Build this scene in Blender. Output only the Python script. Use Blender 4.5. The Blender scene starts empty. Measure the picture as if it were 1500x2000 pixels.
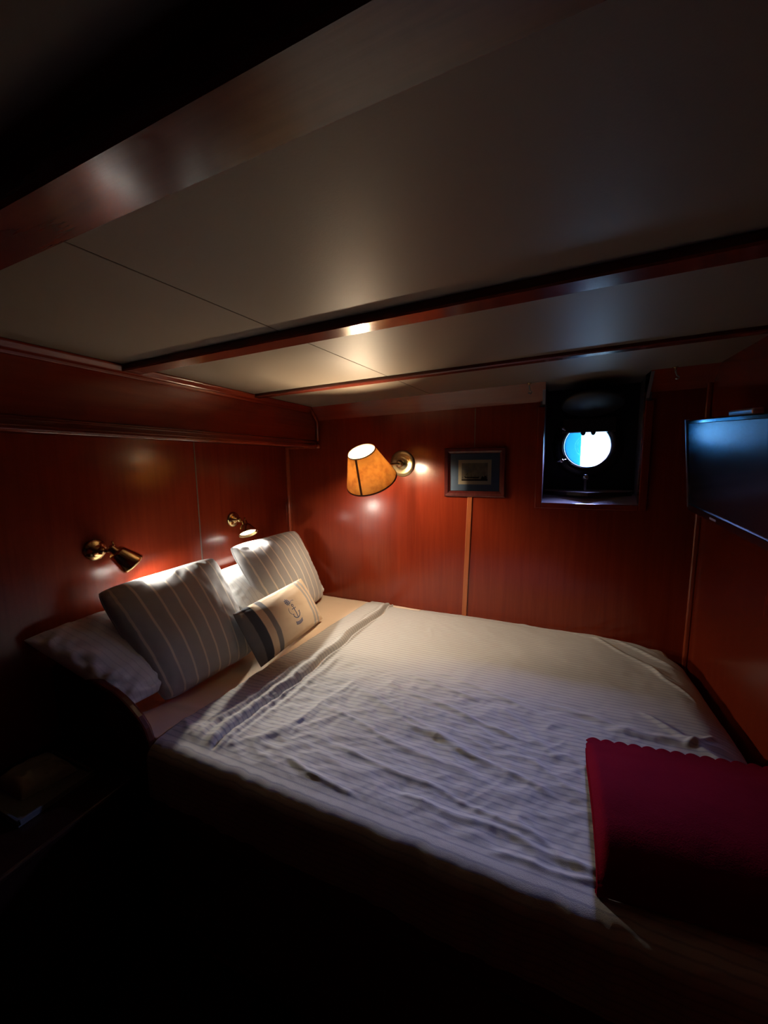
import bpy, bmesh, math, random
from mathutils import Vector, Matrix, noise
from math import sin, cos, pi, radians, atan2, sqrt, exp, tan

random.seed(4)
sc = bpy.context.scene
COL = sc.collection

# ------------------------------------------------------------------ camera
YAW, PITCH, ROLL, FPX = radians(23.3), radians(7.3), radians(0.7), 750.0
fw = Vector((-sin(YAW)*cos(PITCH), cos(YAW)*cos(PITCH), -sin(PITCH)))
r0 = Vector((cos(YAW), sin(YAW), 0)); u0 = r0.cross(fw)
rt = r0*cos(ROLL) - u0*sin(ROLL); up = u0*cos(ROLL) + r0*sin(ROLL)
cam = bpy.data.cameras.new('camera'); camo = bpy.data.objects.new('camera', cam); COL.objects.link(camo)
cam.sensor_fit = 'VERTICAL'; cam.sensor_height = 36.0; cam.lens = FPX/2000*36.0
cam.clip_start = 0.02
M = Matrix((rt, up, -fw)).transposed().to_4x4(); M.translation = Vector((0, 0, 1.5))
camo.matrix_world = M
sc.camera = camo

# ------------------------------------------------------------------ view and world (daylight outside the porthole)
sc.view_settings.view_transform = 'Standard'; sc.view_settings.look = 'None'
sc.view_settings.gamma = 1.0; sc.view_settings.use_curve_mapping = False
sc.view_settings.exposure = 0.0
SKY, SCONCE_W, SPOT_L, SPOT_R = 470.0, 49.0, 15.0, 34.0
w = bpy.data.worlds.new('daylight'); sc.world = w; w.use_nodes = True
bg = w.node_tree.nodes['Background']
bg.inputs['Strength'].default_value = SKY
_N, _L = w.node_tree.nodes, w.node_tree.links      # bright sky above, hazy horizon, dim water below
_tc = _N.new('ShaderNodeTexCoord'); _sp = _N.new('ShaderNodeSeparateXYZ'); _L.new(_tc.outputs['Generated'], _sp.inputs[0])
_mr = _N.new('ShaderNodeMapRange'); _mr.inputs['From Min'].default_value = -.5; _mr.inputs['From Max'].default_value = 1.0
_L.new(_sp.outputs[2], _mr.inputs[0])
_cr = _N.new('ShaderNodeValToRGB'); _e = _cr.color_ramp.elements
_st = [(0, (.006, .010, .014)), (.30, (.010, .018, .028)), (.335, (.010, .030, .060)), (.40, (.020, .045, .09)), (.51, (.38, .44, 1.0)), (.78, (.40, .46, 1.0)), (.94, (.10, .12, .28))]
while len(_e) < len(_st): _e.new(.5)
for _i, (_p, _c) in enumerate(_st): _e[_i].position = _p; _e[_i].color = (*_c, 1)
_L.new(_mr.outputs[0], _cr.inputs[0]); _L.new(_cr.outputs[0], bg.inputs['Color'])
pl_ = bpy.data.lights.new('porthole_portal', 'AREA'); pl_.shape = 'DISK'; pl_.size = 0.23
try: pl_.cycles.is_portal = True
except Exception: pass
po = bpy.data.objects.new('porthole_portal', pl_); COL.objects.link(po)
po.location = (0.165, 2.215, 1.575); po.rotation_euler = (radians(-90), 0, 0)
try:
    sc.cycles.use_denoising = True
    sc.cycles.max_bounces = 10; sc.cycles.diffuse_bounces = 6; sc.cycles.glossy_bounces = 5
    sc.cycles.transmission_bounces = 6; sc.cycles.transparent_max_bounces = 8
    sc.cycles.sample_clamp_indirect = 6.0
    sc.cycles.caustics_reflective = False; sc.cycles.caustics_refractive = False
except Exception: pass

# ------------------------------------------------------------------ materials
def mat(name):
    m = bpy.data.materials.new(name); m.use_nodes = True
    return m, m.node_tree.nodes, m.node_tree.links, m.node_tree.nodes['Principled BSDF']
def plain(name, col, rough=.5, metal=0, coat=0, emit=None, estr=0, spec=.5):
    m, N, L, b = mat(name)
    b.inputs['Base Color'].default_value = (*col, 1); b.inputs['Roughness'].default_value = rough
    b.inputs['Metallic'].default_value = metal; b.inputs['Coat Weight'].default_value = coat
    b.inputs['Coat Roughness'].default_value = .1; b.inputs['Specular IOR Level'].default_value = spec
    if emit: b.inputs['Emission Color'].default_value = (*emit, 1); b.inputs['Emission Strength'].default_value = estr
    return m
def node(N, t, **kw):
    n = N.new(t)
    for k, v in kw.items(): setattr(n, k, v)
    return n
def ramp(N, stops, interp='LINEAR'):
    r = N.new('ShaderNodeValToRGB'); r.color_ramp.interpolation = interp
    e = r.color_ramp.elements
    while len(e) < len(stops): e.new(.5)
    for i, (p, c) in enumerate(stops):
        e[i].position = p; e[i].color = (*c, 1)
    return r
def wood(name, dark, light, scale=(26, 26, 1.3), rough=.21, coat=.3, bump=.04, crough=.15):
    m, N, L, b = mat(name)
    tc = N.new('ShaderNodeTexCoord'); mp = N.new('ShaderNodeMapping'); mp.inputs['Scale'].default_value = scale
    L.new(tc.outputs['Object'], mp.inputs['Vector'])
    n1 = N.new('ShaderNodeTexNoise'); n1.inputs['Scale'].default_value = 1.6; n1.inputs['Detail'].default_value = 7; n1.inputs['Roughness'].default_value = .62
    n1.inputs['Distortion'].default_value = .4
    L.new(mp.outputs[0], n1.inputs['Vector'])
    r = ramp(N, [(.3, dark), (.72, light)]); L.new(n1.outputs[0], r.inputs[0]); L.new(r.outputs[0], b.inputs['Base Color'])
    n2 = N.new('ShaderNodeTexNoise'); n2.inputs['Scale'].default_value = 5; n2.inputs['Detail'].default_value = 3
    L.new(mp.outputs[0], n2.inputs['Vector'])
    bp = N.new('ShaderNodeBump'); bp.inputs['Strength'].default_value = bump; bp.inputs['Distance'].default_value = .004
    L.new(n2.outputs[0], bp.inputs['Height']); L.new(bp.outputs[0], b.inputs['Normal'])
    b.inputs['Roughness'].default_value = rough; b.inputs['Coat Weight'].default_value = coat; b.inputs['Coat Roughness'].default_value = crough; b.inputs['Specular IOR Level'].default_value = .36
    return m
WD, WL = (.142, .0155, .0052), (.192, .024, .008)
M_wood = wood('varnished_mahogany', WD, WL)
M_woodx = wood('varnished_mahogany_rail', WD, WL, scale=(1.3, 26, 26))
M_woody = wood('varnished_mahogany_board', WD, WL, scale=(26, 1.3, 26))
M_trim = wood('polished_mahogany_trim', (.20, .03, .012), (.36, .07, .025), rough=.18, coat=.5)
M_strip = wood('light_wood_strip', (.27, .070, .024), (.38, .11, .036), rough=.25)
M_beam = wood('dark_beam_wood', (.10, .018, .010), (.17, .03, .015), scale=(1.3, 26, 26), rough=.2, coat=.35, crough=.12)
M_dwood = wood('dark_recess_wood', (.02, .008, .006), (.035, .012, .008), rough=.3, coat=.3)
M_floor = wood('dark_floor_boards', (.035, .012, .006), (.06, .02, .01), scale=(1.2, 20, 20), rough=.4, coat=.1)
M_brass = plain('brass', (.78, .55, .25), .16, 1)
M_abrass = plain('aged_brass', (.62, .50, .28), .3, 1)
M_bronze = plain('dark_bronze', (.05, .045, .04), .35, .8)
M_steel = plain('bright_metal', (.75, .78, .8), .15, 1)
M_black = plain('black_plastic', (.008, .008, .009), .25)
M_screen = plain('dark_screen', (.006, .007, .009), .24, 0, spec=.9)
M_reveal = plain('grey_painted_reveal', (.10, .09, .10), .35)
M_sill = plain('pale_varnished_sill', (.5, .46, .50), .3)
M_gbadge = plain('grey_badge', (.3, .3, .3), .4)

def ceiling_mat():
    m, N, L, b = mat('cream_ceiling_vinyl')
    tc = N.new('ShaderNodeTexCoord')
    n = N.new('ShaderNodeTexNoise'); n.inputs['Scale'].default_value = 2.2; n.inputs['Detail'].default_value = 5
    L.new(tc.outputs['Object'], n.inputs['Vector'])
    r = ramp(N, [(.3, (.178, .148, .113)), (.7, (.20, .168, .13))]); L.new(n.outputs[0], r.inputs[0]); L.new(r.outputs[0], b.inputs['Base Color'])
    n2 = N.new('ShaderNodeTexNoise'); n2.inputs['Scale'].default_value = 260; n2.inputs['Detail'].default_value = 2
    L.new(tc.outputs['Object'], n2.inputs['Vector'])
    bp = N.new('ShaderNodeBump'); bp.inputs['Strength'].default_value = .12; bp.inputs['Distance'].default_value = .001
    L.new(n2.outputs[0], bp.inputs['Height']); L.new(bp.outputs[0], b.inputs['Normal'])
    b.inputs['Roughness'].default_value = .5
    return m
M_ceil = ceiling_mat()
M_seam = plain('seam_shadow_gap', (.12, .09, .07), .8)

def fabric(name, base, stripe=None, period=.02, width=.2, axis=1, sharp=.08, bump=.25, weave=900, sheen=.2, offs=0.0, rough=.85):
    """cloth; stripes run on the UV coordinate given by axis (in metres)"""
    m, N, L, b = mat(name)
    uv = N.new('ShaderNodeUVMap'); sp = N.new('ShaderNodeSeparateXYZ'); L.new(uv.outputs[0], sp.inputs[0])
    if stripe:
        a = node(N, 'ShaderNodeMath', operation='MULTIPLY_ADD'); a.inputs[1].default_value = 1/period; a.inputs[2].default_value = offs + 50
        L.new(sp.outputs[axis], a.inputs[0])
        fr = node(N, 'ShaderNodeMath', operation='FRACT'); L.new(a.outputs[0], fr.inputs[0])
        r = ramp(N, [(0, base), (.5-width/2-sharp, base), (.5-width/2, stripe), (.5+width/2, stripe), (.5+width/2+sharp, base)])
        L.new(fr.outputs[0], r.inputs[0]); L.new(r.outputs[0], b.inputs['Base Color'])
    else: b.inputs['Base Color'].default_value = (*base, 1)
    n = N.new('ShaderNodeTexNoise'); n.inputs['Scale'].default_value = weave; n.inputs['Detail'].default_value = 2
    tc = N.new('ShaderNodeTexCoord'); L.new(tc.outputs['Object'], n.inputs['Vector'])
    n2 = N.new('ShaderNodeTexNoise'); n2.inputs['Scale'].default_value = 28; n2.inputs['Detail'].default_value = 4
    L.new(tc.outputs['Object'], n2.inputs['Vector'])
    ad = node(N, 'ShaderNodeMath', operation='MULTIPLY_ADD'); ad.inputs[1].default_value = 2.0
    L.new(n2.outputs[0], ad.inputs[0]); L.new(n.outputs[0], ad.inputs[2])
    bp = N.new('ShaderNodeBump'); bp.inputs['Strength'].default_value = bump; bp.inputs['Distance'].default_value = .0015
    L.new(ad.outputs[0], bp.inputs['Height']); L.new(bp.outputs[0], b.inputs['Normal'])
    b.inputs['Roughness'].default_value = rough; b.inputs['Sheen Weight'].default_value = sheen
    b.inputs['Specular IOR Level'].default_value = .2
    return m
M_cover = fabric('striped_white_cotton', (.47, .465, .45), (.33, .33, .36), period=.0168, width=.12, axis=1, sharp=.12, bump=.5)
M_sheet = fabric('cream_cotton_sheet', (.74, .60, .46), bump=.15)
M_pillow = fabric('pale_blue_white_cotton', (.72, .76, .78), (.62, .66, .70), period=.02, width=.12, axis=0)
M_cush = fabric('grey_blue_striped_cotton', (.43, .445, .47), (.78, .74, .66), period=.056, width=.10, axis=0, sharp=.04)
M_blanket = fabric('crimson_fleece', (.15, .0008, .012), bump=.5, weave=350, sheen=0)
M_blanket.node_tree.nodes['Principled BSDF'].inputs['Specular IOR Level'].default_value = .04
M_thread = plain('blue_embroidery_thread', (.16, .20, .36), .7)
M_towel = plain('pale_cloth', (.26, .25, .21), .9)

def small_mat():
    m, N, L, b = mat('cream_canvas_with_slate_stripes')
    uv = N.new('ShaderNodeUVMap'); sp = N.new('ShaderNodeSeparateXYZ'); L.new(uv.outputs[0], sp.inputs[0])
    cr, sl, gy, lt = (.72, .60, .46), (.075, .085, .11), (.22, .23, .25), (.42, .42, .43)
    d = .006
    st = [(0, gy), (.085, gy), (.085+d, sl), (.175, sl), (.175+d, cr), (.25, cr), (.25+d, gy), (.31, gy), (.31+d, cr),
          (.845, cr), (.845+d, lt), (.885, lt), (.885+d, cr), (.915, cr), (.915+d, lt), (.955, lt), (.96, cr)]
    r = ramp(N, st)
    dv = node(N, 'ShaderNodeMath', operation='DIVIDE'); dv.inputs[1].default_value = .47; L.new(sp.outputs[0], dv.inputs[0])
    L.new(dv.outputs[0], r.inputs[0]); L.new(r.outputs[0], b.inputs['Base Color'])
    tc = N.new('ShaderNodeTexCoord'); n = N.new('ShaderNodeTexNoise'); n.inputs['Scale'].default_value = 500
    L.new(tc.outputs['Object'], n.inputs['Vector'])
    bp = N.new('ShaderNodeBump'); bp.inputs['Strength'].default_value = .3; bp.inputs['Distance'].default_value = .001
    L.new(n.outputs[0], bp.inputs['Height']); L.new(bp.outputs[0], b.inputs['Normal'])
    b.inputs['Roughness'].default_value = .9; b.inputs['Specular IOR Level'].default_value = .15
    return m
M_small = small_mat()

def parchment():
    m, N, L, b = mat('amber_parchment'); out = N['Material Output']
    tc = N.new('ShaderNodeTexCoord'); n = N.new('ShaderNodeTexNoise'); n.inputs['Scale'].default_value = 24; n.inputs['Detail'].default_value = 6
    L.new(tc.outputs['Object'], n.inputs['Vector'])
    r = ramp(N, [(.33, (.50, .20, .04)), (.5, (.74, .36, .08)), (.75, (.84, .46, .12))]); L.new(n.outputs[0], r.inputs[0])
    L.new(r.outputs[0], b.inputs['Base Color']); b.inputs['Roughness'].default_value = .5
    tr = N.new('ShaderNodeBsdfTranslucent'); L.new(r.outputs[0], tr.inputs['Color'])
    mx = N.new('ShaderNodeMixShader'); mx.inputs[0].default_value = .45
    L.new(b.outputs[0], mx.inputs[1]); L.new(tr.outputs[0], mx.inputs[2]); L.new(mx.outputs[0], out.inputs[0])
    return m
M_parch = parchment()
def lining():
    m, N, L, b = mat('cream_shade_lining'); out = N['Material Output']
    b.inputs['Base Color'].default_value = (.92, .84, .70, 1); b.inputs['Roughness'].default_value = .7
    tr = N.new('ShaderNodeBsdfTranslucent'); tr.inputs['Color'].default_value = (.95, .88, .75, 1)
    mx = N.new('ShaderNodeMixShader'); mx.inputs[0].default_value = .36
    L.new(b.outputs[0], mx.inputs[1]); L.new(tr.outputs[0], mx.inputs[2]); L.new(mx.outputs[0], out.inputs[0])
    return m
M_liner = lining()

def glass(name):
    m, N, L, b = mat(name); out = N['Material Output']
    t = N.new('ShaderNodeBsdfTransparent'); t.inputs[0].default_value = (.96, .97, .97, 1)
    g = N.new('ShaderNodeBsdfGlossy'); g.inputs['Roughness'].default_value = .03
    f = N.new('ShaderNodeFresnel'); f.inputs[0].default_value = 1.45
    mx = N.new('ShaderNodeMixShader'); L.new(f.outputs[0], mx.inputs[0]); L.new(t.outputs[0], mx.inputs[1]); L.new(g.outputs[0], mx.inputs[2])
    L.new(mx.outputs[0], out.inputs[0]); N.remove(b)
    return m
M_glass = glass('clear_glass')

# ------------------------------------------------------------------ mesh helpers
def link(name, me, m=None, parent=None, smooth=False):
    o = bpy.data.objects.new(name, me); COL.objects.link(o)
    if m is not None:
        for mm in (m if isinstance(m, (list, tuple)) else [m]): me.materials.append(mm)
    if parent is not None: o.parent = parent
    if smooth:
        for p in me.polygons: p.use_smooth = True
    return o
def obj(name, bm, m=None, parent=None, smooth=False, bevel=0, seg=2, local=True):
    """one mesh object; geometry is written in world metres, re-based on the parent when it has one"""
    bmesh.ops.recalc_face_normals(bm, faces=bm.faces[:])
    me = bpy.data.meshes.new(name)
    if parent is not None and local:
        bmesh.ops.transform(bm, matrix=world_of(parent).inverted(), verts=bm.verts)
    bm.to_mesh(me); bm.free()
    o = link(name, me, m, parent, smooth)
    if bevel:
        md = o.modifiers.new('bevel', 'BEVEL'); md.width = bevel; md.segments = seg; md.limit_method = 'ANGLE'
    return o
def world_of(o):
    T = Matrix.LocRotScale(o.location, o.rotation_euler, o.scale)
    return (world_of(o.parent) @ T) if o.parent else T
def thing(name, label, cat, loc=(0, 0, 0), group=None):
    o = bpy.data.objects.new(name, None); COL.objects.link(o); o.location = loc; o.empty_display_size = .05
    return tag(o, label, cat, group)
def tag(o, label, cat, group=None):
    o['label'] = label; o['category'] = cat
    if group: o['group'] = group
    return o
def struct(o, label=None):
    o['kind'] = 'structure'
    if label: o['label'] = label
    return o
def nb(): return bmesh.new()
def hexa(bm, P):
    """8 corners: bottom 4 then top 4"""
    v = [bm.verts.new(p) for p in P]
    for f in ((3, 2, 1, 0), (4, 5, 6, 7), (0, 1, 5, 4), (1, 2, 6, 5), (2, 3, 7, 6), (3, 0, 4, 7)):
        bm.faces.new([v[i] for i in f])
def box(bm, a, b):
    (x0, y0, z0), (x1, y1, z1) = a, b
    hexa(bm, [(x0, y0, z0), (x1, y0, z0), (x1, y1, z0), (x0, y1, z0), (x0, y0, z1), (x1, y0, z1), (x1, y1, z1), (x0, y1, z1)])
    return bm
def frame_of(ax):
    ax = Vector(ax).normalized(); h = Vector((0, 0, 1)) if abs(ax.z) < .9 else Vector((1, 0, 0))
    a = ax.cross(h).normalized(); b = ax.cross(a).normalized()
    return a, b, ax
def lathe(bm, org, ax, prof, n=40, closed=False):
    """prof = [(distance along axis, radius)]"""
    a, b, ax = frame_of(ax); org = Vector(org); rings = []
    for d, r in prof:
        if r < 1e-6: rings.append([bm.verts.new(org + ax*d)])
        else: rings.append([bm.verts.new(org + ax*d + (a*cos(2*pi*i/n) + b*sin(2*pi*i/n))*r) for i in range(n)])
    prs = list(zip(rings, rings[1:])) + ([(rings[-1], rings[0])] if closed else [])
    for r1, r2 in prs:
        if len(r1) == 1 and len(r2) == 1: continue
        for i in range(n):
            j = (i+1) % n
            if len(r1) == 1: bm.faces.new((r1[0], r2[i], r2[j]))
            elif len(r2) == 1: bm.faces.new((r1[i], r2[0], r1[j]))
            else: bm.faces.new((r1[i], r2[i], r2[j], r1[j]))
    return bm
def tube(bm, pts, r, n=10, cap=True):
    pts = [Vector(p) for p in pts]; rings = []; pa = None
    for k, p in enumerate(pts):
        t = (pts[min(k+1, len(pts)-1)] - pts[max(k-1, 0)]).normalized()
        if pa is None: pa = frame_of(t)[0]
        a = (pa - t*pa.dot(t)).normalized(); b = t.cross(a); pa = a
        rr = r[k] if isinstance(r, (list, tuple)) else r
        rings.append([bm.verts.new(p + (a*cos(2*pi*i/n) + b*sin(2*pi*i/n))*rr) for i in range(n)])
    for r1, r2 in zip(rings, rings[1:]):
        for i in range(n): bm.faces.new((r1[i], r1[(i+1) % n], r2[(i+1) % n], r2[i]))
    if cap:
        bm.faces.new(rings[0][::-1]); bm.faces.new(rings[-1])
    return bm
def prism(bm, prof, x0, x1, axis='x', sh=None):
    """extrude a closed 2-D profile along x (profile = y,z), y (x,z) or z (x,y)"""
    def P(t, a, b): return {'x': (t, a, b), 'y': (a, t, b), 'z': (a, b, t)}[axis]
    v0 = [bm.verts.new(P(x0, *p)) for p in prof]; v1 = [bm.verts.new(P(x1, *(sh(p) if sh else p))) for p in prof]
    n = len(prof); bm.faces.new(v0[::-1]); bm.faces.new(v1)
    for i in range(n): bm.faces.new((v0[i], v0[(i+1) % n], v1[(i+1) % n], v1[i]))
    return bm
def grid_mesh(name, nu, nv, fn, m, parent=None, wrap=False, solid=0, uvs=None):
    """fn(i/nu, j/nv) -> point ; uvs(u, v) -> metres for the cloth pattern"""
    vs = []; fs = []
    for j in range(nv+1):
        for i in range(nu+1): vs.append(tuple(fn(i/nu, j/nv)))
    for j in range(nv):
        for i in range(nu):
            a = j*(nu+1)+i; fs.append((a, a+1, a+nu+2, a+nu+1))
    me = bpy.data.meshes.new(name); me.from_pydata(vs, [], fs)
    ul = me.uv_layers.new(name='UVMap')
    for p in me.polygons:
        for li, vi in zip(p.loop_indices, p.vertices):
            j, i = divmod(vi, nu+1); ul.data[li].uv = (uvs(i/nu, j/nv) if uvs else (i/nu, j/nv))
    o = link(name, me, m, parent, True)
    if solid:
        md = o.modifiers.new('thickness', 'SOLIDIFY'); md.thickness = solid; md.offset = -1
    return o
def sm(a, b, x):
    t = max(0., min(1., (x-a)/(b-a))); return t*t*(3-2*t)
def fbm(x, y, z=0, o=4):
    s = 0; a = 1; 
    for k in range(o): s += a*noise.noise(Vector((x, y, z+7.3*k))); x *= 2; y *= 2; a *= .5
    return s
def ridged(x, y, z=0):
    return (1-abs(noise.noise(Vector((x, y, z))))*2.2)

# ================================================================== SETTING
XL, XR, YB, YN = -1.48, 0.575, 1.95, -0.95
def cz(x): return 1.815 + .0235*(x+1.25)       # the deckhead rises a little towards the right
# floor and near bulkhead (behind the camera)
struct(obj('floor', box(nb(), (XL-.03, YN-.03, -.03), (XR+.03, YB+.03, 0)), M_floor))
struct(obj('wall_near', box(nb(), (XL-.03, YN-.03, 0), (XR+.03, YN, 1.95)), M_dwood))
struct(obj('wall_left', box(nb(), (XL-.03, YN, 0), (XL, YB+.03, 1.95)), M_wood))
struct(obj('wall_right', box(nb(), (XR, YN, 0), (XR+.03, YB+.03, 1.95)), M_wood))
# hull-side wall with the opening of the porthole recess
RX0, RX1, RZ0 = -.030, .357, 1.305
bm = nb()
box(bm, (XL, YB, 0), (RX0, YB+.03, 1.95)); box(bm, (RX1, YB, 0), (XR, YB+.03, 1.95)); box(bm, (RX0, YB, 0), (RX1, YB+.03, RZ0))
struct(obj('wall_back', bm, M_wood))
# deckhead
bm = nb()
x0, x1 = XL-.03, XR+.03
hexa(bm, [(x0, YN-.03, cz(x0)), (x1, YN-.03, cz(x1)), (x1, 2.25, cz(x1)), (x0, 2.25, cz(x0)),
          (x0, YN-.03, 2.0), (x1, YN-.03, 2.0), (x1, 2.25, 2.0), (x0, 2.25, 2.0)])
struct(obj('ceiling', bm, M_ceil))
# beams across the deckhead
def beam(n, y0, y1, drop, xa=-1.25, xb=XR, ch=.004):
    bm = nb()
    def q(x): return [(y0, cz(x)), (y0, cz(x)-drop+ch), (y0+ch, cz(x)-drop), (y1-ch, cz(x)-drop), (y1, cz(x)-drop+ch), (y1, cz(x))]
    v0 = [bm.verts.new((xa, *p)) for p in q(xa)]; v1 = [bm.verts.new((xb, *p)) for p in q(xb)]
    bm.faces.new(v0[::-1]); bm.faces.new(v1)
    for i in range(6): bm.faces.new((v0[i], v0[(i+1) % 6], v1[(i+1) % 6], v1[i]))
    return struct(obj('trim_%d' % n, bm, M_beam))
beam(1, .262, .336, .042)
beam(2, .826, .888, .020)
beam(3, 1.415, 1.455, .014)
# seam between the ceiling panels, running fore and aft
bm = nb()
for (ya, yb) in ((.34, .824), (.89, 1.413), (1.457, 1.865)):
    xa, xb = -.672+.079*(ya-.37), -.672+.079*(yb-.37)
    hexa(bm, [(xa, ya, cz(xa)-.0008), (xa+.003, ya, cz(xa)-.0008), (xb+.003, yb, cz(xb)-.0008), (xb, yb, cz(xb)-.0008),
              (xa, ya, cz(xa)+.001), (xa+.003, ya, cz(xa)+.001), (xb+.003, yb, cz(xb)+.001), (xb, yb, cz(xb)+.001)])
struct(obj('trim_4', bm, M_seam))
# slanting board where the deckhead meets the hull side, either side of the recess
def slant(n, xa, xb):
    bm = nb()
    def q(x): return [(1.874, cz(x)+.004), (YB+.002, 1.745+.018*(x+1.25)), (YB+.02, 1.755+.018*(x+1.25)), (YB+.02, cz(x)+.004)]
    v0 = [bm.verts.new((xa, *p)) for p in q(xa)]; v1 = [bm.verts.new((xb, *p)) for p in q(xb)]
    bm.faces.new(v0[::-1]); bm.faces.new(v1)
    for i in range(4): bm.faces.new((v0[i], v0[(i+1) % 4], v1[(i+1) % 4], v1[i]))
    return struct(obj('trim_%d' % n, bm, M_woodx))
slant(5, -1.25, RX0); slant(6, RX1, XR)
# vertical battens
bm = nb(); box(bm, (XL, YB-.022, .5), (XL+.020, YB, 1.6)); struct(obj('trim_7', bm, M_trim, bevel=.007, seg=3))
bm = nb()
hexa(bm, [(-.404, YB-.006, .5), (-.379, YB-.006, .5), (-.379, YB+.001, .5), (-.404, YB+.001, .5),
          (-.376, YB-.006, 1.40), (-.350, YB-.006, 1.40), (-.350, YB+.001, 1.40), (-.376, YB+.001, 1.40)])
struct(obj('trim_8', bm, M_strip, bevel=.003))
bm = nb(); box(bm, (-.348, YB-.001, 1.40), (-.344, YB, 1.76)); box(bm, (-.378, YB-.001, .5), (-.375, YB, .9)); struct(obj('trim_11', bm, M_seam))
bm = nb(); box(bm, (XR-.018, YB-.018, .5), (XR, YB, 1.80)); struct(obj('trim_9', bm, M_trim, bevel=.006, seg=3))
bm = nb(); box(bm, (XL, 1.274, .5), (XL+.0015, 1.279, 1.6)); struct(obj('trim_10', bm, M_seam))

# ------------------------------------------------------------------ overhead locker on the left wall
t = thing('overhead_locker', 'long red varnished overhead locker running below the ceiling on the left wall', 'cabinet', (XL, .5, 1.60))
BX = -1.262
obj('front_panel', box(nb(), (BX-.018, YN, 1.602), (BX, YB, cz(BX)-.001)), M_woody, t)
obj('bottom_panel', box(nb(), (XL+.001, YN+.001, 1.600), (BX-.018, YB-.001, 1.614)), M_woody, t)
def mould(name, prof, ya, yb, par, m=M_woody):
    return obj(name, prism(nb(), prof, ya, yb, 'y'), m, par, smooth=False, bevel=.0035, seg=3)
z = cz(-1.25)
mould('crown_moulding', [(BX, z-.034), (BX+.010, z-.034), (BX+.014, z-.026), (BX+.014, z-.020), (BX+.026, z-.006), (BX+.026, z), (BX, z)], YN, 1.872, t)
mould('bottom_moulding', [(BX-.004, 1.590), (BX+.012, 1.590), (BX+.019, 1.597), (BX+.019, 1.606), (BX+.012, 1.614), (BX+.006, 1.622), (BX+.006, 1.630), (BX, 1.634), (BX-.004, 1.634)], YN, YB-.004, t)
obj('end_moulding', tube(nb(), [(BX+.008, YB-.006, 1.63), (BX+.008, YB-.006, 1.738), (BX+.008, 1.878, z-.006)], .007, 8), M_trim, t, True)
bm = nb(); lathe(bm, (BX+.012, YB-.012, 1.588), (0, 0, 1), [(0, 0), (0, .010), (.006, .015), (.020, .015), (.026, .010), (.026, 0)], 20)
obj('corner_knob', bm, M_trim, t, True)
obj('wall_moulding', box(nb(), (XL+.02, YB-.012, 1.588), (BX, YB, 1.600)), M_trim, t, bevel=.003)

# ------------------------------------------------------------------ porthole in its recess
PC = Vector((.163, 2.15, 1.571)); PR = .107
win = thing('window_1', 'round porthole set deep in a dark square recess of the hull wall', 'window', (PC.x, 2.15, RZ0)); win['kind'] = 'structure'
del win['category']
BW0, BW1, BZ = -.022, .372, 1.355          # back of the recess
bm = nb()
hexa(bm, [(RX0, YB, RZ0-.02), (RX1, YB, RZ0-.02), (BW1, 2.15, RZ0-.02), (BW0, 2.15, RZ0-.02),
          (RX0, YB, RZ0), (RX1, YB, RZ0), (BW1, 2.15, BZ), (BW0, 2.15, BZ)])
obj('sill', bm, M_sill, win)
for nm, xa, xb, s in (('left_reveal', RX0, BW0, -1), ('right_reveal', RX1, BW1, 1)):
    bm = nb()
    A = [(xa, 1.875, RZ0-.02), (xb, 2.16, RZ0-.02), (xb+s*.02, 2.16, RZ0-.02), (xa+s*.02, 1.955, RZ0-.02)]
    A = [(xa, YB-.002, RZ0-.02), (xb, 2.16, RZ0-.02), (xb+s*.02, 2.16, RZ0-.02), (xa+s*.02, YB-.002, RZ0-.02)]
    hexa(bm, A + [(x, y, 1.87) for x, y, z_ in A])
    prism(bm, [(1.868, 1.868), (YB-.002, 1.868), (YB-.002, 1.755)], xa, xa+s*.012, 'x')
    obj(nm, bm, M_reveal, win)
# back plate with a round hole
bm = nb(); n = 64; a = []; b = []
for i in range(n):
    t_ = 2*pi*i/n; c, s = cos(t_), sin(t_)
    a.append((PC.x+PR*1.02*c, PC.z+PR*1.02*s))
    k = min((.25 if c > 0 else .25)/max(abs(c), 1e-6), .32/max(abs(s), 1e-6)); b.append((PC.x+k*c, PC.z+k*s))
for y in (2.15, 2.17):
    va = [bm.verts.new((x, y, z)) for x, z in a]; vb = [bm.verts.new((x, y, z)) for x, z in b]
    for i in range(n): bm.faces.new((va[i], va[(i+1) % n], vb[(i+1) % n], vb[i]))
obj('hull_lining', bm, plain('black_paint', (.004, .004, .005), .6), win)
ring = obj('porthole_ring', lathe(nb(), PC, (0, -1, 0), [(-.06, PR), (.012, PR), (.022, PR+.006), (.022, PR+.02), (.012, PR+.030), (.012, PR+.048), (.0, PR+.05)], 72), M_bronze, win, True)
obj('porthole_glass', lathe(nb(), PC+Vector((0, .03, 0)), (0, 1, 0), [(0, 0), (0, PR), (.006, PR), (.006, 0)], 64), M_glass, win, True)
# deadlight lid hinged above, swung up under the deckhead, with its hinge bar and two lugs
bm = nb(); box(bm, (PC.x-.115, 2.095, PC.z+.062), (PC.x+.115, 2.125, PC.z+.130))
hb = obj('hinge_bar', bm, M_bronze, win, bevel=.004)
for dx in (-.022, .020):
    obj('hinge_lug', lathe(nb(), (PC.x+dx, 2.098, PC.z+.072), (0, 0, -1), [(0, .011), (.016, .011), (.024, .006), (.026, 0)], 16), M_bronze, hb, True)
la = Vector((0, -cos(radians(18)), sin(radians(18)))); ln = Vector((0, sin(radians(18)), cos(radians(18))))
lid = obj('deadlight_lid', lathe(nb(), Vector((PC.x, 2.10, PC.z+.135)) + la*.115, ln, [(0, 0), (0, .118), (.006, .125), (.016, .125), (.022, .11), (.022, 0)], 48), plain('black_bronze', (.006, .006, .006), .6), win, True)
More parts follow.
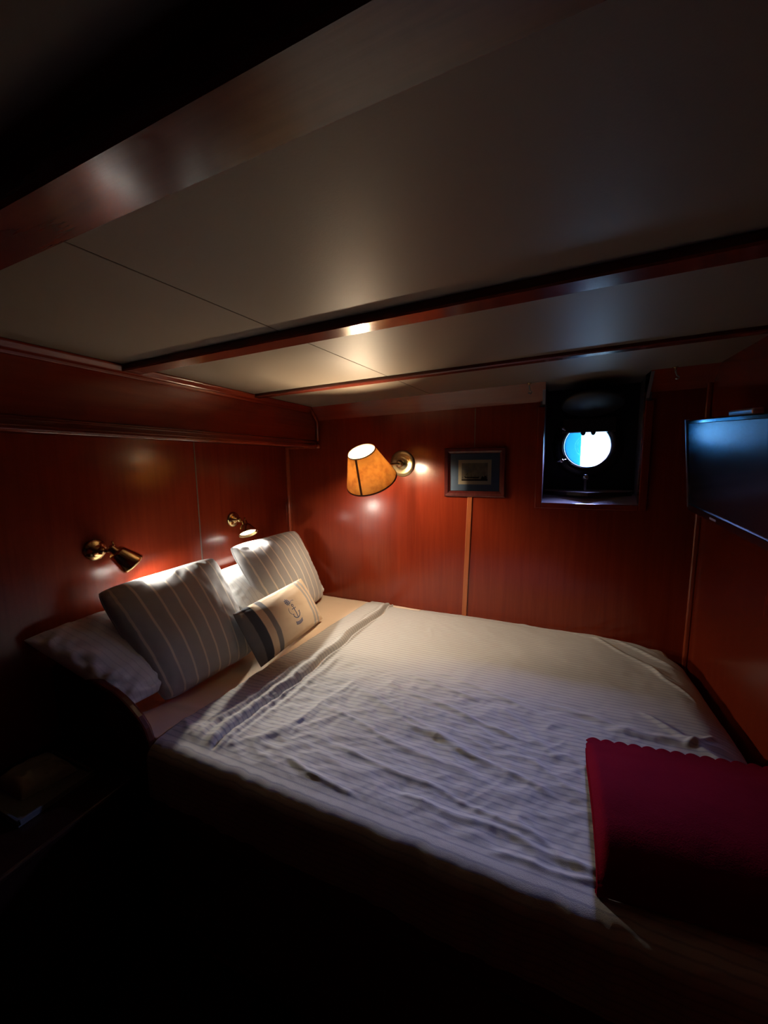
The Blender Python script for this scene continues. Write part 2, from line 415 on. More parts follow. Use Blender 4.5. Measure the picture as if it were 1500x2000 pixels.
# dog bolts with wing nuts
def dog(x, z, rot, big=1.):
    d = lathe(nb(), (x, 2.13, z), (0, -1, 0), [(0, .006), (.035, .006), (.036, .010), (.046, .010), (.050, .006), (.052, 0)], 16)
    tube(d, [(x-.022*big*cos(rot), 2.088, z-.022*big*sin(rot)), (x, 2.088, z), (x+.022*big*cos(rot), 2.088, z+.022*big*sin(rot))], [.004, .006, .004], 10)
    obj('dog_bolt', d, M_steel, win, True)
dog(PC.x-.112, PC.z-.072, .25); dog(PC.x-.112, PC.z+.085, -.9, .8)
d = nb(); lathe(d, (.160, 2.095, 1.355), (0, 0, 1), [(0, .006), (.050, .006), (.054, .013), (.066, .017), (.076, .012), (.080, 0)], 20)
obj('drain_knob', d, M_steel, win, True)
# pointed drip tray along the sill
bm = nb(); zt = 1.352
out = [(BW0-.004, 2.14), (RX0+.006, 2.075), (.165, 1.985), (RX1-.006, 2.07), (BW1+.002, 2.14)]
prism(bm, out, zt-.018, zt, 'z')
dt = obj('drip_tray', bm, M_dwood, win, bevel=.002)
bm = nb(); prism(bm, [(x+(.163-x)*.06, y+(2.14-y)*.05) for x, y in out], zt+.0002, zt+.0012, 'z')
obj('lit_tray_top', bm, M_sill, dt)  # daylight on the dark tray's top, put into a paler colour
# casing round the opening
bm = nb()
box(bm, (RX0-.030, YB-.010, RZ0-.026), (RX0, YB, 1.745)); box(bm, (RX1, YB-.010, RZ0-.026), (RX1+.030, YB, 1.745)); box(bm, (RX0, YB-.010, RZ0-.026), (RX1, YB, RZ0))
obj('casing', bm, M_wood, win, bevel=.003)

# the blue panel seen outside through the left of the porthole
bm = nb(); box(bm, (-.55, 2.33, 1.0), (.150, 2.36, 2.1)); box(bm, (-.42, 1.981, 1.5), (-.38, 2.335, 1.54))
tag(obj('canvas_screen', bm, plain('sky_blue_canvas', (.009, .19, .28), .9, spec=.05), bevel=.004), 'sky blue canvas panel outside, seen through the left of the porthole', 'canvas')

# ================================================================== BED
# base
t = thing('bed_base', 'dark wooden bunk base built in under the mattress', 'bed', (-.45, 1.3, 0))
obj('front_panel', box(nb(), (-1.48, .70, 0), (XR-.001, .72, .52)), M_woodx, t)
obj('platform', box(nb(), (-1.479, .72, .48), (XR-.001, YB-.001, .52)), M_woodx, t)
obj('front_rail', box(nb(), (-1.02, .655, .47), (XR-.001, .688, .545)), M_woodx, t, bevel=.008)
for x in (.16, .205):
    obj('metal_stud', lathe(nb(), (x, .656, .52), (0, -1, .25), [(0, .006), (.003, .006), (.006, .003), (.007, 0)], 12), M_steel, t, True)
# leeboard with a sweeping top edge
top = [(-1.479, .85), (-1.40, .857), (-1.313, .855), (-1.24, .846), (-1.179, .832), (-1.14, .818), (-1.106, .80), (-1.07, .775), (-1.043, .745), (-1.03, .71), (-1.024, .66), (-1.022, .545)]
bm = nb(); prism(bm, [(-1.479, .47)] + top[::-1][:0] + [(x, z) for x, z in [(-1.022, .47)] + top[::-1]], .655, .682, 'y')
tag(obj('leeboard', bm, wood('leeboard_wood', (.05, .006, .003), (.09, .012, .005), scale=(1.3, 26, 26), rough=.3), bevel=.008, seg=3), 'curved dark wooden leeboard guarding the pillow end of the bed', 'bed board')
# mattress
bm = nb(); box(bm, (-1.475, .69, .521), (.50, 1.944, .680))
tag(obj('mattress', bm, fabric('ticking', (.5, .47, .42)), bevel=.04, seg=4), 'thick mattress under the cream sheet and striped coverlet', 'mattress')
# fitted sheet
def sheet(u, v):
    x = -1.474 + u*.85; s = v*1.45
    d = .13
    if s < d: y = .683 + .010*(1-cos(min(1, s/d)*pi/2)); zz = .56+.135*sin(s/d*pi/2)**.8
    else: y = .693+(s-d)*(1.252/(1.45-d)); zz = .695
    k = sm(.13, .3, s)
    zz += k*(.004*fbm(x*6, y*6, 1) + .0035*exp(-((y-.82-.12*(x+1.2))/.012)**2))
    return (x, y, zz)
tag(grid_mesh('fitted_sheet', 90, 150, sheet, M_sheet, solid=.004, uvs=lambda u, v: (u*.85, v*1.45)), 'cream fitted sheet showing between the pillows and the striped coverlet', 'bed sheet')

# striped coverlet
FOLDS = [  # x0,y0,x1,y1,width,height
    (-.842, .70, -.795, 1.95, .0060, -.030),
    (-.872, .70, -.815, 1.95, .012, .014),
    (-.905, .70, -.835, 1.93, .006, -.006),
    (-.925, .72, -.845, 1.60, .009, .007),
    (-.805, .70, -.770, 1.30, .012, .007),
    (-.955, .70, -.90, 1.15, .006, .004),
    (-.80, .74, -.55, 1.02, .012, .004), (-.77, .74, -.60, 1.12, .011, .003), (-.70, .90, -.62, 1.16, .013, .006), (-.69, .86, -.66, 1.02, .007, -.003),
    (-.60, 1.12, -.15, .98, .014, .008), (-.52, 1.20, -.05, 1.08, .010, .007), (-.40, 1.04, .02, .92, .009, .007),
    (-.66, 1.0, -.20, .90, .010, .006), (-.5, .86, -.02, .80, .008, .006), (-.30, .78, .12, .76, .009, .007),
    (-.12, 1.22, .06, 1.04, .012, .004), (-.02, 1.02, .10, .92, .011, .004), (-.22, 1.14, -.12, 1.06, .010, .004),
    (-.45, 1.28, -.20, 1.22, .009, .007), (-.35, 1.34, -.05, 1.24, .010, .006), (.05, 1.28, .40, 1.22, .012, .008),
    (.30, 1.34, .46, 1.18, .010, .012), (.46, 1.30, .38, 1.22, .008, .012), (.20, 1.22, .48, 1.25, .012, .009),
    (-.04, .82, .10, .75, .011, .005), (-.08, .72, .12, .73, .007, .008), (-.62, .76, -.40, .73, .008, .007),
    (-.62, 1.78, -.59, 1.66, .012, .002), (-.64, 1.72, -.54, 1.68, .010, .002), (-.50, 1.72, -.46, 1.62, .011, .002),
    (.30, 1.90, .47, 1.72, .010, .010), (.20, 1.91, .44, 1.60, .008, .006), (.38, 1.70, .47, 1.50, .008, .007),
    (.1, 1.93, .3, 1.86, .008, .006), (-.1, 1.94, .1, 1.90, .008, .005),
]
def folds(x, y):
    s = 0
    for x0, y0, x1, y1, w_, h in FOLDS:
        dx, dy = x1-x0, y1-y0; L2 = dx*dx+dy*dy
        t_ = ((x-x0)*dx+(y-y0)*dy)/L2
        if t_ < -.1 or t_ > 1.1: continue
        d = ((x-x0)*dy-(y-y0)*dx)/sqrt(L2)
        d += .018*noise.noise(Vector((x*8, y*8, x0*9)))
        if abs(d) > 4*w_: continue
        s += h*exp(-(d/w_)**2)*sm(-.1, .12, t_)*(1-sm(.88, 1.1, t_))
    return s*.72
def xright(y):
    r = .17; e = .512 + .012*sin((y-.7)*2.6)
    if y > 1.94-r: dy = min(1, (y-(1.94-r))/r); e -= r*(1-sqrt(max(0, 1-dy*dy)))*1.15
    return e
SIDE = .182
def cover(u, v):
    s = v*(SIDE+1.25)
    r_ = .045; hs = SIDE-r_*pi/2
    if s < hs: yy = .652; zb = .705-r_-(hs-s)
    elif s < SIDE: an = (s-hs)/r_; yy = .652+r_*(1-cos(an)); zb = .705-r_+r_*sin(an)
    else: yy = .652+r_+(s-SIDE); zb = .705
    yt = max(yy, .69)
    xl = -1.025 + .085*(yt-.71) + .006*noise.noise(Vector((yt*6, 0, 3)))
    xr = xright(yt)
    # last part of u runs down the foot end
    U = .955
    if u < U: x = xl+(xr-xl)*(u/U); dz = 0
    else:
        k = (u-U)/(1-U); x = xr+.022*sin(k*pi/2); dz = -.15*k
    flat = sm(SIDE, SIDE+.05, s)
    edge = min(1, max(0, (xr-x)/.10)); dz -= .030*(1-edge)**2.2 if u < U else .030
    near = 1-sm(1.15, 1.45, yy)
    wx = .05*noise.noise(Vector((x*4, yy*4, 21))); wy = .035*noise.noise(Vector((x*5, yy*5, 31)))
    wr = .0023*(ridged((x+wx)*4.2, (yy+wy+.25*x)*10, 2)-.6)*near + .0021*(ridged((x+wx)*8, (yy+wy+.15*x)*18, 5)-.4)*(.15+near) + .0016*(ridged((x+2*wx)*15, (yy-.35*x+wy)*24, 15)-.4)*(.08+near) + .0010*(ridged((x+wx)*30, (yy+.4*x-wy)*36, 25)-.4)*(.05+near) + .005*fbm(x*2.4, yy*3.4, 9, 3) + .0012*fbm(x*22, yy*28, 4, 2)
    hh = wr + folds(x, yy)
    band = 1-sm(-.83, -.815, x-.03*(yt-.7)); hh += .008*band
    hh *= .12+.88*flat
    z_ = zb+dz+hh
    yw = 0
    if s < SIDE:       # soft hanging folds on the near side
        yw = -.010*(1-s/SIDE)*(.5+.5*noise.noise(Vector((x*9, 0, 1)))) - .004*ridged(x*16, s*5, 8)
        z_ += .012*noise.noise(Vector((x*4, 2, 7)))*(1-s/SIDE)
    pin = sm(1.88, 1.94, yy); z_ -= .012*pin
    return (x, yy+yw, z_)
def y_off(y): return .3*sin(y*5)
def cover_uv(u, v):
    return (u*1.55, v*(SIDE+1.25))
cv = grid_mesh('coverlet', 400, 380, cover, M_cover, solid=.006, uvs=cover_uv)
tag(cv, 'rumpled white coverlet with thin grey stripes spread over the bed', 'coverlet')

# pillows and cushions: a puffed patch between four corners
def cushion(name, TL, TR, BR, BL, T, m, parent=None, seed=0, bulge_back=.6, nu=56, wr=.004, pw=.42, sag=0., crn=.055):
    TL, TR, BR, BL = map(Vector, (TL, TR, BR, BL))
    nrm = ((TR-TL).cross(TL-BL)).normalized()
    if nrm.x < 0: nrm = -nrm
    W, H = (TR-TL).length, (TL-BL).length
    def surf(u, v, side):
        # slightly concave sides between the pointed corners
        a, b = 2*u-1, 2*v-1
        k = crn*(a*a*b*b)**2.5; uu = .5+.5*a*(1-.012*(1-b*b)-k); vv = .5+.5*b*(1-.012*(1-a*a)-k)
        p = BL*(1-uu)*(1-vv)+BR*uu*(1-vv)+TL*(1-uu)*vv+TR*uu*vv
        e = max(0., (1-a*a)*(1-b*b))**pw
        th = T*e*(1 if side > 0 else -bulge_back)
        rim = 1-max(abs(a), abs(b))
        wv = wr*e*(fbm(u*4+seed, v*4, seed, 3)) + wr*1.2*exp(-(rim/.18)**2)*noise.noise(Vector((a*9+seed, b*9, 2)))*min(1, rim*14)
        p = p + nrm*(th*(1+sag*(-b)) + wv*side)
        return p
    vs = []; fs = []; n = nu; idx = {}
    for side in (1, -1):
        for j in range(n+1):
            for i in range(n+1):
                # cosine spacing gathers vertices at the seams
                u, v = .5-.5*cos(pi*i/n), .5-.5*cos(pi*j/n)
                bd = i in (0, n) or j in (0, n)
                if bd and side == -1: idx[(side, i, j)] = idx[(1, i, j)]; continue
                idx[(side, i, j)] = len(vs); vs.append((surf(u, v, side), (u*W, v*H)))
    for side in (1, -1):
        for j in range(n):
            for i in range(n):
                q = [idx[(side, i, j)], idx[(side, i+1, j)], idx[(side, i+1, j+1)], idx[(side, i, j+1)]]
                fs.append(q if side > 0 else q[::-1])
    base = world_of(parent).inverted() if parent else Matrix()
    me = bpy.data.meshes.new(name); me.from_pydata([tuple(base @ p) for p, _ in vs], [], fs)
    ul = me.uv_layers.new(name='UVMap')
    for p in me.polygons:
        for li, vi in zip(p.loop_indices, p.vertices): ul.data[li].uv = vs[vi][1]
    o = link(name, me, m, parent, True)
    edge = [surf(*uv, 1) for uv in [(i/40, 0) for i in range(40)] + [(1, i/40) for i in range(40)] + [(1-i/40, 1) for i in range(40)] + [(0, 1-i/40) for i in range(41)]]
    return o, surf, edge, nrm

t = thing('pillow', 'plump white bed pillow at the left, half sunk behind the curved leeboard', 'pillow', (-1.33, .95, .70), 'bed pillows against the headboard wall')
cushion('pillow_case', (-1.458, .583, .976), (-1.440, 1.225, .985), (-1.16, 1.235, .730), (-1.175, .700, .755), .085, M_pillow, t, 3, .35, 60, .014, crn=.01)
t = thing('pillow', 'white bed pillow behind the far striped cushion, near the hull wall', 'pillow', (-1.33, 1.58, .70), 'bed pillows against the headboard wall')
cushion('pillow_case', (-1.440, 1.27, 1.000), (-1.440, 1.90, .985), (-1.20, 1.90, .740), (-1.20, 1.28, .740), .080, M_pillow, t, 8, .35, 60, .012)
GRP = 'striped cushions leaning on the pillows'
t = thing('striped_cushion', 'large grey cushion with cream stripes, nearest the leeboard', 'cushion', (-1.17, 1.0, .70), GRP)
o, s_, e_, n_ = cushion('cover', (-1.378, .750, 1.084), (-1.350, 1.228, 1.100), (-1.110, 1.185, .722), (-1.150, .800, .712), .085, M_cush, t, 1, .35, 60, .006)
obj('piping', tube(nb(), e_, .0035, 8), M_cush, t, True)
t = thing('striped_cushion', 'grey cushion with cream stripes under the lit reading lamp in the far corner', 'cushion', (-1.2, 1.63, .70), GRP)
o, s_, e_, n_ = cushion('cover', (-1.378, 1.335, 1.115), (-1.375, 1.860, 1.112), (-1.205, 1.885, .715), (-1.190, 1.420, .715), .080, M_cush, t, 5, .35, 60, .006)
obj('piping', tube(nb(), e_, .0035, 8), M_cush, t, True)
# small cushion with an embroidered anchor
t = thing('lumbar_cushion', 'small cream cushion with slate stripes and an embroidered blue anchor', 'cushion', (-1.05, 1.34, .70))
o, ss, e_, n_ = cushion('cover', (-1.130, 1.095, .915), (-1.150, 1.585, .920), (-1.035, 1.600, .713), (-1.010, 1.105, .708), .052, M_small, t, 11, .5, 60, .004, .6, crn=.015)
def stitch(bm, pts, r=.0016, cu=.56, cv_=.50, s=.0105):
    P = []
    for a, b in pts:
        u, v = cu+a*s*1.0, cv_+b*s*2.1
        P.append(ss(u, v, 1)+n_*.0006)
    tube(bm, P, r, 6)
def arc(cx, cy, r, a0, a1, n=14): return [(cx+r*cos(radians(a0+(a1-a0)*i/n)), cy+r*sin(radians(a0+(a1-a0)*i/n))) for i in range(n+1)]
bm = nb()
stitch(bm, [(0, -6.5+i*.7) for i in range(15)], .0019)                  # shank
stitch(bm, [(-3+i*.6, 2.2) for i in range(11)], .0017)                  # stock
stitch(bm, arc(0, 5.0, 1.1, 0, 360, 16), .0014)                         # ring
stitch(bm, arc(0, -1.6, 5, 200, 340, 18), .0021)                        # arms
stitch(bm, [(-4.7, -3.3), (-5.4, -1.6), (-3.6, -2.4)], .0014); stitch(bm, [(4.7, -3.3), (5.4, -1.6), (3.6, -2.4)], .0014)
stitch(bm, arc(-3.5, 9.5, 2.3, 0, 360, 18), .0014)                      # small wheel
for k in range(4):
    c, s = cos(k*pi/4), sin(k*pi/4); stitch(bm, [(-3.5-3.3*c, 9.5-3.3*s), (-3.5, 9.5), (-3.5+3.3*c, 9.5+3.3*s)], .0011)
stitch(bm, arc(2.5, 4.0, 5.2, 60, 140, 12), .0010); stitch(bm, arc(-4.5, 1.5, 3.4, 120, 235, 12), .0010)   # rope
for q in range(3): stitch(bm, arc(0, 2.5-q*1.0, 12.5, 246, 294, 20), .0017)   # ribbon below
obj('embroidered_anchor', bm, M_thread, t, True)

# crimson blanket folded at the foot, scalloped edge towards the hull
def bprof(q):
    """profile from the scalloped back edge, over the top, round the front: returns (y, z)"""
    pts = [(1.118, .728), (1.085, .738), (1.03, .756), (.95, .780), (.86, .794), (.79, .792), (.745, .776), (.722, .750), (.716, .722), (.722, .712)]
    f = q*(len(pts)-1); i = min(len(pts)-2, int(f)); k = f-i
    p0, p1, p2, p3 = pts[max(0, i-1)], pts[i], pts[i+1], pts[min(len(pts)-1, i+2)]
    return tuple(.5*((2*b)+(-a+c)*k+(2*a-5*b+4*c-d)*k*k+(-a+3*b-3*c+d)*k**3) for a, b, c, d in zip(p0, p1, p2, p3))
def blanket(u, v):
    x = .120+u*.447; y, z_ = bprof(v)
    y += .058*u*(1-v*.3)
    z_ += .016*u*sm(0, .3, v)*(1-sm(.75, 1, v))
    z_ -= .020*(1-sm(0, .05, u))**2*sm(.06, .3, v)*(1-sm(.8, 1, v))
    y += (.014*abs(sin(u*13.5*pi))**.8 - .008)*(1-sm(0, .06, v))
    x += .012*v*(1-u)*-1 + .006*(v < .12)*(1-u)
    z_ += .003*fbm(x*7, y*7, 3, 3)*sm(0, .2, v)
    return (x, y, z_)
t = thing('blanket', 'folded crimson fleece blanket with scalloped edge at the foot of the bed', 'blanket', (.33, .93, .70))
def loc(fn, par):
    inv = world_of(par).inverted(); return lambda u, v: inv @ Vector(fn(u, v))
grid_mesh('top_fold', 240, 120, loc(blanket, t), M_blanket, t, solid=.007)
def blanket2(u, v):
    x, y, z_ = blanket(u, .02+v*.98); return (x+.003, y, .713+(z_-.713)*.58)
def b2(u, v):
    x, y, z_ = blanket2(u, v); return (x-.004*(1-u), y-.004, z_)
grid_mesh('lower_fold', 120, 90, loc(b2, t), M_blanket, t, solid=.007)
def roll(u, v):
    a = v*2*pi; x = .118+u*.45
    return (x, .775+.13*u*.5+.045*cos(a), .746+.030*sin(a)+.006*u)
grid_mesh('inner_roll', 30, 30, loc(roll, t), M_blanket, t)

# ================================================================== WALL THINGS
# parchment sconce
SB = Vector((-.727, YB, 1.494))
t = thing('wall_sconce', 'lit wall sconce with an amber parchment shade left of the picture', 'wall lamp', SB)
obj('backplate', lathe(nb(), SB, (0, -1, 0), [(0, 0), (0, .068), (.004, .070), (.008, .066), (.012, .050), (.010, .036), (.016, .024), (.022, .018), (.024, 0)], 48), M_abrass, t, True)
AX = Vector((.02, -.40, .92)).normalized()      # shade axis, big end to small end (replaced below)
CB = Vector((-.752, 1.607, 1.420)); CT = Vector((-.760, 1.522, 1.551))
AX = (CT-CB).normalized(); SL = (CT-CB).length
RB, RT = .120, .062
jt = SB+Vector((0, -.045, .0)); cup = CB+AX*(SL*.40)
arm = nb(); tube(arm, [SB+Vector((0, -.015, 0)), SB+Vector((0, -.12, 0)), SB+Vector((-.004, -.22, -.006)), cup-AX*.10+Vector((.0, .045, .012)), cup-AX*.066+Vector((0, .008, .0)), cup-AX*.055], .0065, 12)
lathe(arm, SB+Vector((0, -.030, 0)), (0, -1, 0), [(0, 0), (0, .012), (.006, .017), (.016, .019), (.026, .017), (.032, .011), (.034, 0)], 24)
obj('arm', arm, M_abrass, t, True)
obj('lamp_holder', lathe(nb(), cup-AX*.065, AX, [(0, 0), (0, .014), (.035, .014), (.037, .010), (.045, 0)], 20), M_abrass, t, True)
sh = obj('lamp_shade', lathe(nb(), CB, AX, [(0, RB), (SL, RT), (SL, RT-.0015), (0, RB-.0015)], 96, closed=True), [M_parch, M_liner], t, True)
for p_ in sh.data.polygons[2*96:3*96]: p_.material_index = 1
bnd = nb()
lathe(bnd, CB, AX, [(-.001, RB+.0008), (.005, RB-.0010), (.005, RB-.003), (-.001, RB-.003)], 96, closed=True)
obj('rim_binding', bnd, plain('brown_binding', (.16, .04, .015), .7), sh, True)
bnd = nb(); lathe(bnd, CB, AX, [(SL-.004, RT+.0022), (SL+.001, RT+.001), (SL+.001, RT-.001), (SL-.004, RT+.0004)], 96, closed=True)
obj('rim_binding', bnd, plain('pale_binding', (.5, .3, .13), .7), sh, True)
# overlapping seam of the shade, facing the room
a_, b_, ax_ = frame_of(AX)
view = (Vector((0, 0, 1.5))-CB).normalized()
best = atan2(view.dot(b_), view.dot(a_)) 
SEAM = best - .56
bm = nb()
v4 = []
for d, r in ((.004, RB), (SL-.004, RT)):
    rad = r-(RB-RT)*0; rad = RB+(RT-RB)*(d/SL)
    for da in (-.07, .07):
        for rr in (.0012, .0028):
            an = SEAM+da*(.09/rad)*.75; v4.append(CB+AX*d+(a_*cos(an)+b_*sin(an))*(rad+rr))
hexa(bm, [v4[0], v4[2], v4[3], v4[1], v4[4], v4[6], v4[7], v4[5]])
obj('shade_seam', bm, plain('brown_shade_seam', (.20, .08, .03), .6), sh)
# spider holding the shade
bm = nb()
for k in range(3):
    an = SEAM+pi/3+k*2*pi/3; rr = RB+(RT-RB)*.62
    tube(bm, [CB+AX*SL*.46, CB+AX*SL*.62+(a_*cos(an)+b_*sin(an))*(rr-.001)], .0015, 6)
obj('shade_carrier', bm, M_abrass, t, True)
bc = cup+AX*.015
obj('bulb', lathe(nb(), bc-AX*.03, AX, [(0, 0), (.0, .010), (.012, .016), (.030, .021), (.048, .017), (.058, .007), (.060, 0)], 24), plain('glowing_bulb', (.9, .8, .6), .4, emit=(1, .68, .36), estr=60), t, True)
l = bpy.data.lights.new('sconce_glow', 'POINT'); l.energy = SCONCE_W; l.color = (1, .76, .50); l.shadow_soft_size = .030
lo = bpy.data.objects.new('sconce_glow', l); COL.objects.link(lo); lo.parent = t; lo.location = bc+AX*.0-SB

# reading lamps
M_bulb = plain('bright_lamp_face', (.9, .9, .85), .4, emit=(1, .90, .74), estr=14)
def reading_lamp(name, label, mount, d, power, length=.074, r1=.029, r2=.043, neck=(.052, .022, .0)):
    mount = Vector(mount); d = Vector(d).normalized()
    t = thing(name, label, 'reading lamp', mount, 'brass reading lamps over the pillows')
    obj('wall_rose', lathe(nb(), mount, (1, 0, 0), [(0, 0), (0, .038), (.004, .039), (.010, .034), (.015, .024), (.018, .014), (.030, .010), (.030, 0)], 40), M_brass, t, True)
    j = mount+Vector((.040, .0, 0)); s = j + Vector(neck)
    bm = nb(); lathe(bm, j-Vector((.014, 0, 0)), (1, 0, 0), [(0, 0), (.004, .009), (.014, .014), (.024, .009), (.028, 0)], 20)
    tube(bm, [j, s], .007, 12); lathe(bm, s-d*.022, d, [(0, 0), (0, .011), (.003, .013), (.022, .013), (.026, .016), (.03, 0)], 24)
    obj('swivel_arm', bm, M_brass, t, True)
    b0 = s+d*.002
    shd = obj('lamp_shade', lathe(nb(), b0, d, [(0, .010), (.002, r1-.004), (.008, r1), (length*.9, r2-.001), (length, r2), (length, r2-.0018), (.010, r1-.003), (.004, .010)], 48, closed=True), M_brass, t, True)
    tube_ = nb(); tube(tube_, [b0+d*.0-Vector((0, 0, -.010)), b0-d*.010+Vector((0, 0, .030))], .004, 10)
    obj('switch', tube_, M_brass, t, True)
    obj('lamp_face', lathe(nb(), b0+d*(length-.012), d, [(-.004, 0), (-.004, r2-.012), (0, r2-.009), (.004, r2*.5), (.005, 0)], 32), M_bulb, t, True)
    l = bpy.data.lights.new('lamp_beam', 'SPOT'); l.energy = power; l.color = (1, .90, .76); l.shadow_soft_size = .02; l.spot_size = radians(128); l.spot_blend = .55
    lo = bpy.data.objects.new('lamp_beam', l); COL.objects.link(lo); lo.parent = t
    lo.location = b0+d*(length+.004)-mount; lo.rotation_mode = 'QUATERNION'; lo.rotation_quaternion = (-d).to_track_quat('Z', 'Y')
    return t
reading_lamp('reading_lamp', 'brass reading lamp turned away over the left striped cushion', (XL, .824, 1.205), (.22, .62, -.75), SPOT_L, neck=(.03, .026, -.004))
reading_lamp('reading_lamp', 'brass reading lamp with its glowing face showing, nearer the far corner', (XL, 1.481, 1.222), (.50, -.20, -.84), SPOT_R, length=.05, r1=.028, r2=.048, neck=(.034, .006, -.024))

# framed print
FC = Vector((-.344, YB-.002, 1.4475)); FW, FH = .150, .122
t = thing('framed_picture', 'small dark wood framed ship engraving in a blue mount on the hull wall', 'picture', FC)
def rect_ring(bm, w0, h0, w1, h1, y0, y1, cy=None):
    for (xa, za, xb, zb) in ((-w0, -h0, w0, -h1), (-w0, h1, w0, h0), (-w0, -h1, -w1, h1), (w1, -h1, w0, h1)):
        box(bm, (FC.x+xa, y0, FC.z+za), (FC.x+xb, y1, FC.z+zb))
def framebm():
    bm = nb(); prof = [(0, 0), (0, -.014), (.006, -.020), (.018, -.018), (.026, -.010), (.030, -.008), (.030, 0)]
    rows = []
    for (sx, sz) in ((-1, -1), (1, -1), (1, 1), (-1, 1)):
        rows.append([bm.verts.new((FC.x+sx*(FW-p), FC.y+q, FC.z+sz*(FH-p))) for p, q in prof])
    for i in range(4):
        r1, r2 = rows[i], rows[(i+1) % 4]
        for k in range(len(prof)): bm.faces.new((r1[k], r2[k], r2[(k+1) % len(prof)], r1[(k+1) % len(prof)]))
    return bm
obj('frame', framebm(), wood('frame_wood', (.06, .012, .012), (.10, .02, .018), rough=.25), t)
obj('mount', box(nb(), (FC.x-FW+.028, FC.y-.006, FC.z-FH+.028), (FC.x+FW-.028, FC.y-.004, FC.z+FH-.028)), plain('blue_mount_board', (.17, .26, .42), .7), t)
CX, CZ = FC.x+.001, FC.z+.001
bm = nb(); box(bm, (CX-.081, FC.y-.0075, CZ-.061), (CX+.081, FC.y-.006, CZ+.061))
card = obj('card', bm, plain('cream_card', (.95, .86, .64), .8), t)
px0, px1, pz0, pz1 = CX-.064, CX+.064, CZ-.043, CZ+.045
def engr_sky():
    m, N, L, b = mat('engraved_sky')
    tc = N.new('ShaderNodeTexCoord'); n = N.new('ShaderNodeTexNoise'); n.inputs['Scale'].default_value = 22; n.inputs['Detail'].default_value = 4
    L.new(tc.outputs['Object'], n.inputs['Vector']); r = ramp(N, [(.35, (.30, .31, .31)), (.5, (.45, .41, .30)), (.68, (.62, .56, .42))]); L.new(n.outputs[0], r.inputs[0])
    L.new(r.outputs[0], b.inputs['Base Color']); b.inputs['Roughness'].default_value = .9
    return m
eng = obj('engraving', box(nb(), (px0, FC.y-.0080, pz0), (px1, FC.y-.0074, pz1)), engr_sky(), card)
bm = nb(); y = FC.y-.0084
def flat(pts, th=.0004):
    prism(bm, [(p[0], p[1]) for p in pts], y, y+th, 'y')
flat([(px0, pz0), (px1, pz0), (px1, pz0+.008), (px0, pz0+.007)])
flat([(CX-.046, pz0+.014), (CX+.020, pz0+.013), (CX+.024, pz0+.022), (CX+.012, pz0+.019), (CX-.040, pz0+.019), (CX-.052, pz0+.024)])
flat([(CX+.030, pz0+.008), (CX+.060, pz0+.008), (CX+.060, pz0+.020), (CX+.050, pz0+.026), (CX+.046, pz0+.018), (CX+.038, pz0+.024)])
for mx, mh in ((-.034, .034), (-.016, .036), (.002, .030), (.050, .046), (.058, .030), (-.060, .022)):
    flat([(CX+mx-.0008, pz0+.012), (CX+mx+.0008, pz0+.012), (CX+mx+.0004, pz0+mh), (CX+mx-.0004, pz0+mh)])
flat([(CX-.046, pz0+.026), (CX-.036, pz0+.036), (CX-.034, pz0+.036), (CX-.043, pz0+.026)])
obj('engraved_ships', bm, plain('dark_ink', (.05, .035, .02), .9), card)
obj('picture_glass', box(nb(), (FC.x-FW+.029, FC.y-.0115, FC.z-FH+.029), (FC.x+FW-.029, FC.y-.0100, FC.z+FH-.029)), M_glass, t)

# television
A = Vector((.422, 1.67, 1.632)); B = Vector((.456, 1.67, 1.322)); Cc = Vector((.433, 1.12, 1.597))
ey = (Cc-A).normalized(); ez = (A-B); ez = (ez-ey*ez.dot(ey)).normalized(); ex = ez.cross(ey).normalized()
if ex.x < 0: ex = -ex
TW, TH = .56, (A-B).length
t = thing('television', 'flat black wall television hanging over the foot of the bed', 'television', (B+ey*TW/2))
def tb(bm, a0, a1, h0, h1, d0, d1):   # a along width, h up from the bottom, d towards the wall
    P = lambda a, h, d: B+ey*a+ez*h+ex*d
    hexa(bm, [P(a0, h0, d0), P(a1, h0, d0), P(a1, h0, d1), P(a0, h0, d1), P(a0, h1, d0), P(a1, h1, d0), P(a1, h1, d1), P(a0, h1, d1)]); return bm
obj('case', tb(nb(), 0, TW, 0, TH, .006, .034), M_black, t, bevel=.004, seg=3)
bz = nb(); tb(bz, 0, .012, 0, TH, 0, .006); tb(bz, TW-.012, TW, 0, TH, 0, .006); tb(bz, .012, TW-.012, 0, .024, -.002, .006); tb(bz, .012, TW-.012, TH-.012, TH, 0, .006)
fr = obj('bezel', bz, plain('gloss_black_bezel', (.01, .01, .012), .12, coat=1), t, bevel=.002)
obj('badge', tb(nb(), .205, .250, .008, .014, -.003, -.002), M_gbadge, fr)
obj('screen', tb(nb(), .012, TW-.012, .024, TH-.012, .003, .0065), M_screen, t)
bk = nb(); tb(bk, .23, .37, TH*.35, TH+.014, .036, .060); obj('wall_bracket', bk, plain('satin_bracket', (.75, .78, .82), .3, .7), t, bevel=.004)
obj('edge_glint', tb(nb(), -.004, .0035, .01, TH+.003, -.001, .010), plain('silver_edge_glint', (.8, .82, .85), .3, 1), t)  # silver strip added to give the bezel edge its bright porthole glint
P0 = B+ey*.3+ez*TH*.55+ex*.06
obj('bracket_arm', box(nb(), (P0.x, P0.y-.05, P0.z-.06), (XR, P0.y+.05, P0.z+.06)), M_black, t)

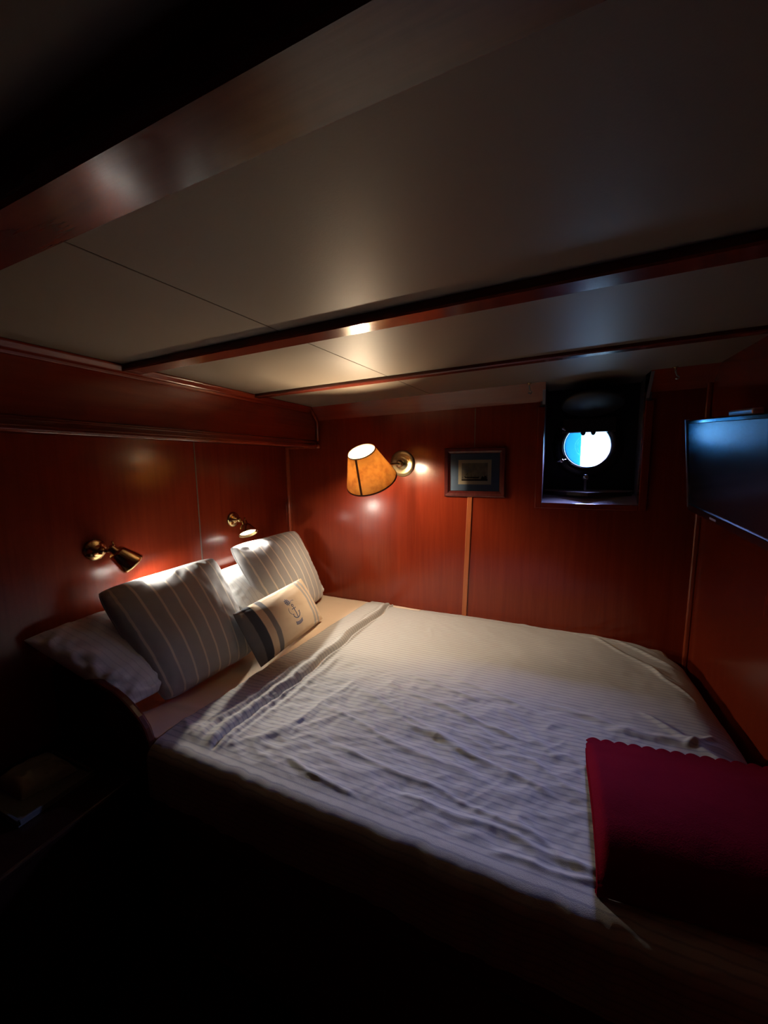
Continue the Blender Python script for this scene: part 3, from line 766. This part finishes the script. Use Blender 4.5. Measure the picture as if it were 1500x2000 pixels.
# small brass hooks below the deckhead
def hook(x, label):
    y, z0 = 1.868, cz(x)
    t = thing('curtain_hook', label, 'hook', (x, y, z0), 'brass hooks on the deckhead either side of the porthole')
    obj('hook_plate', lathe(nb(), (x, y, z0), (0, 0, -1), [(0, 0), (0, .010), (.003, .010), (.005, .004), (.005, 0)], 16), M_brass, t, True)
    obj('hook_wire', tube(nb(), [(x, y, z0-.004), (x+.001, y-.004, z0-.020), (x+.005, y-.008, z0-.034), (x+.012, y-.014, z0-.042), (x+.008, y-.020, z0-.050), (x-.002, y-.022, z0-.046)], [.004, .0035, .003, .003, .003, .004], 8), M_steel, t, True)
hook(-.098, 'tiny brass hook hanging from the ceiling left of the porthole recess')
hook(.432, 'tiny brass hook hanging from the ceiling right of the porthole recess')

# bedside shelf in the dark corner
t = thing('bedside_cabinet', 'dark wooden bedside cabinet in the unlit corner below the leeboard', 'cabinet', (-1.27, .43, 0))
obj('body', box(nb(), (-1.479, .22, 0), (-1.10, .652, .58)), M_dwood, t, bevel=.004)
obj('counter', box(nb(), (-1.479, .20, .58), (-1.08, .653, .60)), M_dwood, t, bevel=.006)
bm = nb(); bx0, by0, bx1, by1 = -1.40, .42, -1.19, .60
box(bm, (bx0, by0, .601), (bx1, by1, .605))
for q in ((bx0, by0, bx1, by0+.006), (bx0, by1-.006, bx1, by1), (bx0, by0, bx0+.006, by1), (bx1-.006, by0, bx1, by1)): box(bm, (q[0], q[1], .605), (q[2], q[3], .618))
tag(obj('tray', bm, plain('grey_tray', (.13, .14, .14), .5), bevel=.001), 'small shallow tray with a pale rim on the dark bedside cabinet', 'tray')
t2 = thing('folded_cloth', 'crumpled pale cloth lying on the tray in the dark corner', 'cloth', (-1.33, .53, .605))
def cloth(u, v):
    a, b = 2*u-1, 2*v-1
    e = max(0, (1-a**4)*(1-b**4))
    return (-1.335+a*.072+.012*b, .525+b*.062, .607+.038*e**.5+.010*e*fbm(u*4, v*4, 6, 3))
grid_mesh('cloth', 40, 40, loc(cloth, t2), M_towel, t2)
